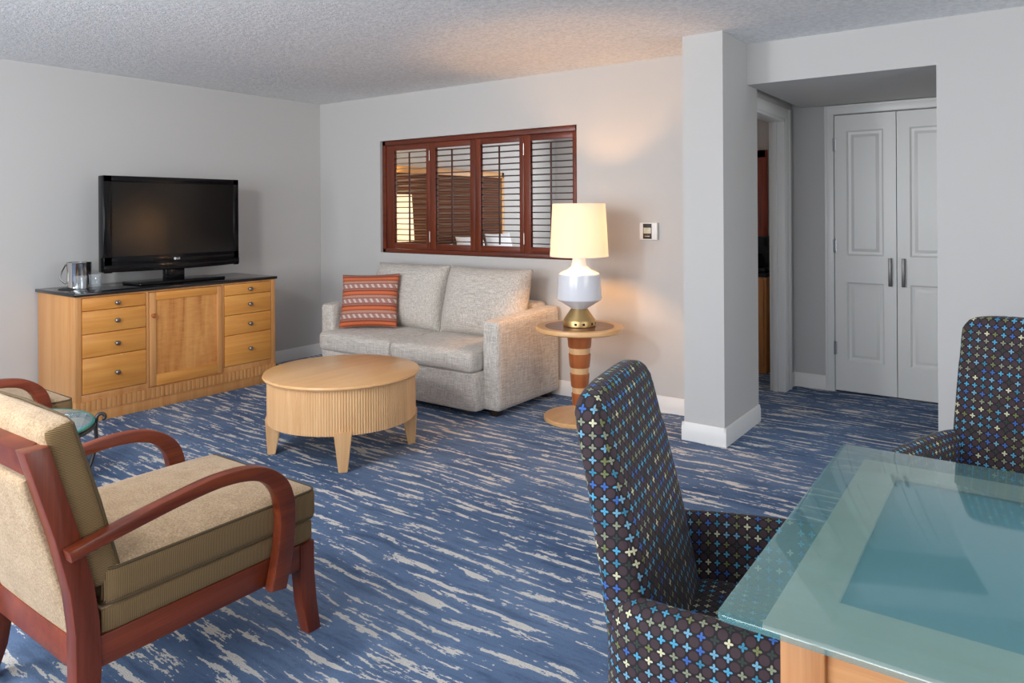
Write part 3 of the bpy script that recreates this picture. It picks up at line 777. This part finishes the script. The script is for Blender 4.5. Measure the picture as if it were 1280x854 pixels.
# ------------------------------------------------------------------ armchairs (local: faces +y, origin under the middle of the seat)
def armchair(loc, label):
    r = thing('armchair', label, 'armchair', loc, 0, 'tan armchairs with red-brown wood frames')
    CY = -3.40
    L = lambda pts: [(a - CY, c) for a, c in pts]
    hw = .298
    rear = [(-3.83, 0), (-3.805, .10), (-3.793, .22), (-3.794, .33), (-3.806, .44), (-3.838, .58), (-3.905, .815),
            (-3.850, .818), (-3.781, .58), (-3.748, .44), (-3.735, .34), (-3.731, .22), (-3.745, .10), (-3.772, 0)]
    for s in (-1, 1):
        b = nb(); x1 = s * hw; x0 = s * (hw - .055)
        prism(b, L(rear), 'x', min(x0, x1), max(x0, x1), .004)
        for v in b.verts:
            if v.co.z < .22: v.co.x += s * .03 * ((.22 - v.co.z) / .22) ** 1.3
        obj('rear_post', b, M['mahog_z'], r, 40)
        b = nb(); fl = [(-3.117, .30), (-3.118, .20), (-3.108, .10), (-3.085, 0), (-3.037, 0), (-3.052, .10), (-3.061, .20), (-3.062, .30)]
        prism(b, L(fl), 'x', min(s * hw, s * (hw - .05)), max(s * hw, s * (hw - .05)), .004); obj('front_leg', b, M['mahog_z'], r, 40)
        b = nb(); box(b, min(s * (hw - .004), s * (hw - .034)), max(s * (hw - .004), s * (hw - .034)), -3.735 - CY, -3.115 - CY, .222, .302, .003); obj('side_rail', b, M['mahog'], r)
        out = [(-3.824, .561), (-3.68, .590), (-3.533, .614), (-3.42, .626), (-3.32, .620), (-3.25, .596), (-3.195, .55), (-3.168, .49), (-3.162, .42), (-3.172, .32), (-3.198, .208)]
        inn = [(-3.817, .532), (-3.68, .556), (-3.533, .579), (-3.42, .589), (-3.33, .581), (-3.275, .558), (-3.24, .518), (-3.225, .47), (-3.221, .41), (-3.231, .32), (-3.254, .218)]
        so = [(p.x, p.y) for p in spline([(a, c, 0) for a, c in out], 5)]; si = [(p.x, p.y) for p in spline([(a, c, 0) for a, c in inn], 5)]
        b = nb(); prism(b, L(so + si[::-1]), 'x', min(s * (hw - .002), s * (hw + .038)), max(s * (hw - .002), s * (hw + .038)), .006, 2); obj('arm', b, M['mahog'], r, 40)
    b = nb(); tl = math.radians(15.5)
    prism(b, L([(-3.905, .815), (-3.886, .748), (-3.838, .762), (-3.852, .820)]), 'x', -hw + .05, hw - .05, .004); obj('top_rail', b, M['mahog'], r)
    b = nb(); box(b, -hw + .05, hw - .05, -3.782 - CY, -3.75 - CY, .222, .302, .003); obj('rear_rail', b, M['mahog'], r)
    b = nb(); box(b, -hw + .045, hw - .045, -3.108 - CY, -3.072 - CY, .225, .302, .003); obj('front_rail', b, M['mahog'], r)
    # upholstered deck, loose seat cushion, back
    def two(bm, name, side):
        bm.normal_update()
        for f in bm.faces: f.material_index = 0 if abs(f.normal.z) > .6 else 1
        return obj(name, bm, [M['tan'], M[side]], r, 55)
    two(rbox(-hw + .004, hw - .004, -3.733 - CY, -3.062 - CY, .298, .372, .016, (10, 12, 4), (0, .006, .004)), 'seat_deck', 'tan_y')
    sc = two(rbox(-hw - .0, hw + .0, -3.725 - CY, -3.050 - CY, .368, .472, .022, (14, 14, 6), (.004, .008, .024)), 'seat_cushion', 'tan_y')
    def loop(x0, x1, y0, y1, z, rc=.03):
        pts = []
        for cx, cy, a0 in ((x1 - rc, y1 - rc, 0), (x0 + rc, y1 - rc, 90), (x0 + rc, y0 + rc, 180), (x1 - rc, y0 + rc, 270)):
            for k in range(6): a = math.radians(a0 + 18 * k); pts.append((cx + rc * math.cos(a), cy + rc * math.sin(a), z))
        return pts
    b = nb(); tube(b, loop(-hw + .003, hw - .003, -3.722 - CY, -3.053 - CY, .464), .0042, 6, True); tube(b, loop(-hw + .003, hw - .003, -3.722 - CY, -3.053 - CY, .376), .0042, 6, True)
    obj('piping', b, M['piping'], sc)
    # back: local block then tilted
    bm = rbox(-hw + .008, hw - .008, -.038, .042, 0, .455, .022, (14, 6, 14), (0, .012, .006))
    for f in bm.faces: pass
    bm.normal_update()
    for f in bm.faces: f.material_index = 1 if abs(f.normal.x) > .6 else 0
    T = Matrix.Translation((0, -3.708 - CY, .425)) @ Matrix.Rotation(math.radians(15.5), 4, 'X')
    bmesh.ops.transform(bm, matrix=T, verts=bm.verts[:])
    bc = obj('back_cushion', bm, [M['tan'], M['tan_z']], r, 55)
    b = nb(); tube(b, [T @ Vector(p) for p in ((hw - .012, .034, .02), (hw - .012, .038, .22), (hw - .012, .034, .44), (hw - .04, .034, .452), (0, .040, .456), (-hw + .04, .034, .452), (-hw + .012, .034, .44), (-hw + .012, .038, .22), (-hw + .012, .034, .02))], .004, 6)
    obj('piping', b, M['piping'], bc)
    bm = rbox(-hw + .056, hw - .056, -.098, -.036, -.14, .345, .014, (12, 4, 12), (0, .010, 0))
    bmesh.ops.transform(bm, matrix=T, verts=bm.verts[:]); obj('back_panel', bm, M['tan'], r, 55)
    return r
a1 = armchair((3.395, -3.40, 0), 'tan armchair in the near left foreground, seen from behind its right arm')
a2 = copy_tree(a1); a2.location = (1.485, -3.335, 0)
a2['label'] = 'tan armchair cut off at the left edge, beside the maple sideboard'

# ------------------------------------------------------------------ small glass table between the armchairs
gt = thing('glass_side_table', 'small round glass table on scrolled iron legs between the armchairs', 'side table', (2.372, -3.48, 0))
GZ = .535; GR = .30
b = nb(); lathe(b, [(0, GZ - .006), (GR - .004, GZ - .006), (GR - .004, GZ + .004), (GR - .016, GZ + .006), (0, GZ + .006)], 72); gtop = obj('glass_top', b, M['sideglass'], gt)
b = nb(); lathe(b, [(GR - .004, GZ - .0065), (GR, GZ - .004), (GR, GZ + .002), (GR - .004, GZ + .005), (GR - .009, GZ + .0068), (GR - .009, GZ + .0062), (GR - .0042, GZ + .0042), (GR - .0042, GZ - .0062)], 72, closed=True); obj('glass_rim', b, M['glassedge'], gtop)
def circ(r, z, n=48): return [(r * math.cos(2 * PI * k / n), r * math.sin(2 * PI * k / n), z) for k in range(n)]
b = nb(); tube(b, circ(GR - .006, GZ - .017), .009, 8, True); obj('top_ring', b, M['iron'], gt)
b = nb(); tube(b, circ(.215, .20), .007, 8, True); obj('lower_ring', b, M['iron'], gt)
b = nb(); lathe(b, [(0, .2085), (.205, .2085), (.205, .2145), (0, .2145)], 48); obj('lower_shelf', b, M['sideglass'], gt)
for k in range(3):
    a = math.radians(66 + 120 * k)
    prof = [(.30, GZ - .03), (.302, .45), (.29, .38), (.262, .30), (.232, .22), (.222, .16), (.238, .08), (.262, .02), (.275, .0075)]
    sc_ = []
    for q in range(13):
        t = q / 12; an = PI + .25 - t * 4.8; rr = .020 * (1 - .62 * t); sc_.append((.322 + rr * math.cos(an), GZ + .004 + rr * math.sin(an)))
    P = spline([(c * math.cos(a), c * math.sin(a), z) for c, z in [*sc_[::-1], *prof]], 3)
    b = nb(); tube(b, P, .0075, 8); obj('leg', b, M['iron'], gt)

# ------------------------------------------------------------------ dining table
dt = thing('dining_table', 'dining table with frosted teal glass top on a maple frame', 'dining table', (5.2, -2.98, 0), math.radians(.7))
TW, TL = 1.01, 1.62       # y extent, x extent
y0, y1 = -.512, .498
b = nb()
def rrect(x0, x1, ya, yb, rc, n=6):
    pts = []
    for cx, cy, a0 in ((x1 - rc, yb - rc, 0), (x0 + rc, yb - rc, 90), (x0 + rc, ya + rc, 180), (x1 - rc, ya + rc, 270)):
        for k in range(n + 1): a = math.radians(a0 + 90 * k / n); pts.append((cx + rc * math.cos(a), cy + rc * math.sin(a)))
    return pts
prism(b, rrect(0, TL, y0, y1, .014), 'z', .728, .740, .003, 2); gl = obj('glass_top', b, M['teal'], dt)
fx0, fx1, fy0_, fy1_ = .064, TL - .064, y0 + .034, y1 - .06
def ringframe(b, x0, x1, ya, yb, wl, wn, wf, z0, z1):
    box(b, x0, x0 + wl, ya, yb, z0, z1); box(b, x1 - wl, x1, ya, yb, z0, z1)
    box(b, x0 + wl, x1 - wl, ya, ya + wn, z0, z1); box(b, x0 + wl, x1 - wl, yb - wf, yb, z0, z1)
b = nb(); ringframe(b, fx0, fx1, fy0_, fy1_, .085, .135, .09, .719, .7265); obj('top_frame', b, M['pale_frame'], dt)
b = nb(); box(b, fx0 + .08, fx1 - .08, fy0_ + .12, fy1_ - .08, .700, .712); obj('inset_panel', b, M['inset'], dt)
for x in (fx0 + .026, fx1 - .092):
    for y in (fy0_ + .002, fy1_ - .074):
        b = nb(); box(b, x, x + .066, y, y + .07, 0, .7195, .003); obj('leg', b, M['table_z'], dt)
b = nb(); box(b, fx0 + .09, fx1 - .09, fy0_ + .014, fy0_ + .036, .640, .7195, .002); obj('apron', b, M['table_x'], dt)
b = nb(); box(b, fx0 + .09, fx1 - .09, fy1_ - .036, fy1_ - .014, .640, .7195, .002); obj('apron', b, M['table_x'], dt)
b = nb(); box(b, fx0 + .04, fx0 + .06, fy0_ + .07, fy1_ - .07, .650, .7195, .002); obj('apron', b, M['table_x'], dt)
b = nb(); box(b, fx1 - .06, fx1 - .04, fy0_ + .07, fy1_ - .07, .650, .7195, .002); obj('apron', b, M['table_x'], dt)

# ------------------------------------------------------------------ upholstered dining chairs (local: faces +x, x=0 at the foot of the backrest front)
def dining_chair(loc, rz, label):
    r = thing('dining_chair', label, 'dining chair', loc, rz, 'cross patterned dining chairs')
    # backrest: rounded slab, leaning back, top corners softened
    bm = rbox(-.115, 0, -.238, .238, .16, .992, .036, (6, 14, 20), (.012, 0, .010))
    for v in bm.verts:
        z = v.co.z; lean = -.125 * max(0, (z - .40) / .57) ** 1.15
        th = (v.co.x + .0575) / .115; v.co.x += lean + (.045 * max(0, (z - .35) / .62) * (.5 - th))
        t = max(0, (z - .45) / .52); v.co.y *= 1 - .03 * t
        if z > .85: v.co.z -= .020 * (abs(v.co.y) / .238) ** 4
    box_uv(bm, (.007, .004)); obj('backrest', bm, M['cross'], r, 60)
    for s in (-1, 1):
        path = spline([(-.135, .10, 0), (-.128, .19, 0), (-.085, .255, 0), (.0, .283, 0), (.12, .296, 0), (.26, .306, 0), (.40, .312, 0), (.44, .313, 0)], 6)
        cs = [(.0, .16), (.0, .30), (0, .45), (0, .57), (.006, .598), (.022, .617), (.040, .622), (.058, .616), (.070, .598), (.075, .57), (.075, .45), (.075, .30), (.075, .16)]
        bm = bmesh.new(); lay = bm.loops.layers.uv.new('UVMap')
        rings = []; U = []; acc = 0
        for i, p in enumerate(path):
            t = (path[min(i + 1, len(path) - 1)] - path[max(i - 1, 0)]).normalized(); nrm = Vector((t.y, -t.x, 0))   # points to the inside for +y side
            if i: acc += (p - path[i - 1]).length
            U.append(acc); f = i / (len(path) - 1)
            drop = .026 - .016 * f
            wide = min(1, .45 + f * 3)
            ring = []
            for d, z in cs:
                q = p + nrm * d * wide; zz_ = z - drop * max(0, (z - .16) / .46)
                ring.append(bm.verts.new((q.x, s * q.y, zz_)))
            rings.append(ring)
        V = [0]
        for k in range(1, len(cs)): V.append(V[-1] + math.hypot(cs[k][0] - cs[k - 1][0], cs[k][1] - cs[k - 1][1]))
        n = len(cs)
        for i in range(len(rings) - 1):
            for k in range(n - 1):
                f = bm.faces.new((rings[i][k], rings[i + 1][k], rings[i + 1][k + 1], rings[i][k + 1]))
                for l, uv in zip(f.loops, ((U[i], V[k]), (U[i + 1], V[k]), (U[i + 1], V[k + 1]), (U[i], V[k + 1]))): l[lay].uv = uv
            f = bm.faces.new((rings[i][n - 1], rings[i + 1][n - 1], rings[i + 1][0], rings[i][0]))
        for ring in (rings[0], rings[-1]):
            f = bm.faces.new(ring)
            for l in f.loops: l[lay].uv = (l.vert.co.y, l.vert.co.z)
        obj('arm', bm, M['cross'], r, 60)
    bm = rbox(-.02, .44, -.232, .232, .33, .445, .03, (12, 12, 4), (0, 0, .018))
    box_uv(bm); obj('seat', bm, M['cross'], r, 60)
    bm = nb(); box(bm, -.06, .44, -.225, .225, .16, .34, .01); box_uv(bm); obj('seat_base', bm, M['cross'], r)
    for x in (-.06, .38):
        for y in (-.22, .22):
            bm = nb(); b2 = bmesh.new(); box(bm, x - .022, x + .022, y - .022, y + .022, 0, .165, .004); obj('leg', bm, M['dark_leg'], r)
    return r
c1 = dining_chair((4.975, -3.05, 0), math.radians(12), 'cross patterned armchair at the left side of the teal glass table')
c2 = copy_tree(c1); c2.location = (5.60, -1.74, 0); c2.rotation_euler = (0, 0, math.radians(-103))
c2['label'] = 'cross patterned armchair at the far side of the teal table, before the white wall'

# ------------------------------------------------------------------ bedroom seen through the shutters and the doorway
hb = thing('headboard', 'brown woven headboard in a golden oak frame seen through the shutters', 'headboard', (0.02, 1.85, 0))
b = nb(); box(b, 0, .03, -1.0, 1.0, .3, 1.80); obj('panel', b, M['woven'], hb)
b = nb(); box(b, -.01, .06, -1.06, -1.0, 0, 1.87, .004); box(b, -.01, .06, 1.0, 1.05, 0, 1.87, .004); box(b, -.01, .06, -1.06, 1.05, 1.80, 1.87, .004); obj('frame', b, M['gold'], hb)
bd = thing('bed', 'white made bed against the brown headboard in the next room', 'bed', (0.10, 1.95, 0))
obj('mattress', rbox(0, 2.0, -.85, .85, .26, .71, .06, (14, 14, 6), (0, 0, .02)), M['white_cloth'], bd, 60)
b = nb(); box(b, 0.02, 1.96, -.82, .82, 0, .27, .01); obj('bed_base', b, M['gold'], bd)
for y, h, lab in ((1.40, .28, 'low white bed pillow at the left of the bed in the next room'), (1.98, .36, 'tall white bed pillow left of the shutter post, in the next room'), (2.53, .38, 'tall white bed pillow nearest the headboard edge, in the next room')):
    bm = pillow_bm(.50, h, .16, 14, .01, .06, 2.2); o = obj('bed_pillow', bm, M['white_cloth'], None, 60)
    o.matrix_world = Matrix.Translation((.32, y, .732)) @ Matrix.Rotation(PI / 2, 4, 'Z') @ Matrix.Rotation(math.radians(-12), 4, 'X')
    tag(o, lab, 'pillow', 'white bed pillows')
ns = thing('nightstand', 'golden oak nightstand left of the bed in the next room', 'nightstand', (.36, .70, 0))
b = nb(); box(b, -.22, .22, -.24, .24, 0, .62, .004); obj('cabinet', b, M['gold'], ns)
b = nb(); box(b, -.23, .24, -.25, .25, .62, .65, .004); obj('top', b, M['gold'], ns)
b = nb(); box(b, .22, .232, -.22, .22, .36, .59, .003); obj('drawer', b, M['gold'], ns)
bl = thing('bedside_lamp', 'glowing bedside lamp seen through the left shutter panel', 'lamp', (.28, .74, .652))
b = nb(); lathe(b, [(0, 0), (.09, 0), (.09, .015), (.03, .03), (.05, .12), (.06, .2), (.03, .3), (.02, .40), (0, .40)], 32); obj('base', b, M['brass'], bl)
b = nb(); lathe(b, [(.19, .42), (.165, .90), (.163, .90), (.188, .42)], 48, closed=True); obj('shade', b, M['shade'], bl)
b = nb(); lathe(b, [(0, .58), (.028, .62), (.03, .65), (0, .69)], 16); obj('bulb', b, M['bulb2'], bl)
vd = thing('vanity_cabinet', 'golden wood cabinet with black top inside the bedroom doorway', 'cabinet', (3.40, 1.80, 0))
b = nb(); box(b, -.55, .40, -.26, .29, 0.0, .81, .003); obj('carcass', b, M['maple_z'], vd)
b = nb(); box(b, -.56, .41, -.275, .295, .81, .845, .003); obj('worktop', b, M['granite'], vd)
for x in (-.53, -.06): b = nb(); box(b, x, x + .44, -.275, -.255, .06, .79, .003); obj('door', b, M['maple_z'], vd)
mr = thing('wall_mirror', 'red wood framed mirror above the black topped cabinet in the bedroom', 'mirror', (3.245, 2.098, 1.47))
b = nb(); box(b, -.40, -.33, -.03, 0, -.45, .45, .004); box(b, .32, .41, -.03, 0, -.45, .45, .004); box(b, -.40, .40, -.03, 0, .38, .45, .004); box(b, -.40, .40, -.03, 0, -.45, -.38, .004); obj('frame', b, M['redframe'], mr)
b = nb(); box(b, -.335, .335, -.012, -.002, -.385, .385); obj('mirror_glass', b, M['mirror'], mr)
cm = thing('coffee_maker', 'small black coffee maker on the black topped cabinet in the bedroom', 'coffee maker', (3.67, 1.74, .846))
b = nb(); box(b, -.09, .09, -.10, .12, 0, .03, .006); box(b, -.09, .09, .02, .12, .02, .26, .008); box(b, -.09, .09, -.10, .12, .22, .30, .012); obj('body', b, M['black'], cm)
b = nb(); lathe(b, [(0, .032), (.055, .032), (.065, .07), (.055, .14), (.045, .15), (0, .15)], 24, c=(0, -.04)); obj('carafe', b, M['tvplastic'], cm)

# ------------------------------------------------------------------ light
def area(name, loc, rot, sx, sy, power, col=(1, 1, 1), spread=None):
    l = bpy.data.lights.new(name, 'AREA'); l.shape = 'RECTANGLE'; l.size = sx; l.size_y = sy; l.energy = power; l.color = col
    if spread: l.spread = spread
    o = bpy.data.objects.new(name, l); COL.objects.link(o); o.location = loc; o.rotation_euler = rot; return o
def point(name, loc, power, col, r=.03):
    l = bpy.data.lights.new(name, 'POINT'); l.energy = power; l.color = col; l.shadow_soft_size = r
    o = bpy.data.objects.new(name, l); COL.objects.link(o); o.location = loc; return o
area('window_daylight', (3.15, -6.97, 1.42), (math.radians(97), 0, 0), 4.8, 1.65, 268, (.915, .955, 1.0))
kl = bpy.data.lights.new('room_lamp_light', 'AREA'); kl.shape = 'DISK'; kl.size = .34; kl.energy = 41; kl.color = (.97, .98, 1.0)
ko = bpy.data.objects.new('room_lamp_light', kl); COL.objects.link(ko); ko.location = (2.9, -4.45, 2.22)
ko.rotation_euler = (Vector((1.6, -.9, 1.0)) - Vector((2.9, -4.45, 2.22))).to_track_quat('-Z', 'Y').to_euler()
#point('lamp_bulb_light', (LX, LY, 1.262), 14, (1, .66, .34), .032)
#point('bedside_bulb_light', (.28, .74, 1.30), 14, (1, .72, .42), .03)
area('dining_fill', (8.15, -2.6, 1.5), (0, math.radians(90), 0), 1.5, 2.4, 60, (.97, .985, 1.0))  # added fill that lifts the pillar side and alcove; the end wall has no window
area('bedroom_fill', (1.7, 4.2, 1.5), (math.radians(-90), 0, 0), 1.6, 1.3, 60, (.95, .97, 1.0))  # unseen fill added to brighten the bedroom, in front of a closed wall
w_ = bpy.data.worlds.new('World'); SC.world = w_; w_.use_nodes = True
bg = w_.node_tree.nodes['Background']; bg.inputs[0].default_value = (.75, .86, 1.0, 1); bg.inputs[1].default_value = .8

# ------------------------------------------------------------------ camera (level, shifted lens)
F, YAW, ROLL, CYP = 904.314, -0.625102814, -5.6872e-3, 263.4866
f = Vector((math.sin(YAW), math.cos(YAW), 0)); rt = Vector((math.cos(YAW), -math.sin(YAW), 0)); up = Vector((0, 0, 1))
r2 = rt * math.cos(ROLL) + up * math.sin(ROLL); u2 = -rt * math.sin(ROLL) + up * math.cos(ROLL)
cd = bpy.data.cameras.new('Camera'); cam = bpy.data.objects.new('Camera', cd); COL.objects.link(cam)
cd.sensor_fit = 'HORIZONTAL'; cd.sensor_width = 36; cd.lens = F / 1280 * 36; cd.shift_y = (CYP - 427) / 1280; cd.clip_start = .02
Mx = Matrix((r2, u2, -f)).transposed().to_4x4(); Mx.translation = Vector((5.62, -4.61, 1.38)); cam.matrix_world = Mx
SC.camera = cam
SC.view_settings.view_transform = 'Standard'; SC.view_settings.look = 'None'; SC.view_settings.gamma = 1; SC.view_settings.exposure = -.28
SC.view_settings.use_curve_mapping = False
SC.cycles.max_bounces = 10; SC.cycles.diffuse_bounces = 6; SC.cycles.transparent_max_bounces = 16
SC.cycles.use_denoising = True; SC.cycles.sample_clamp_indirect = 6; SC.cycles.caustics_reflective = False; SC.cycles.caustics_refractive = False
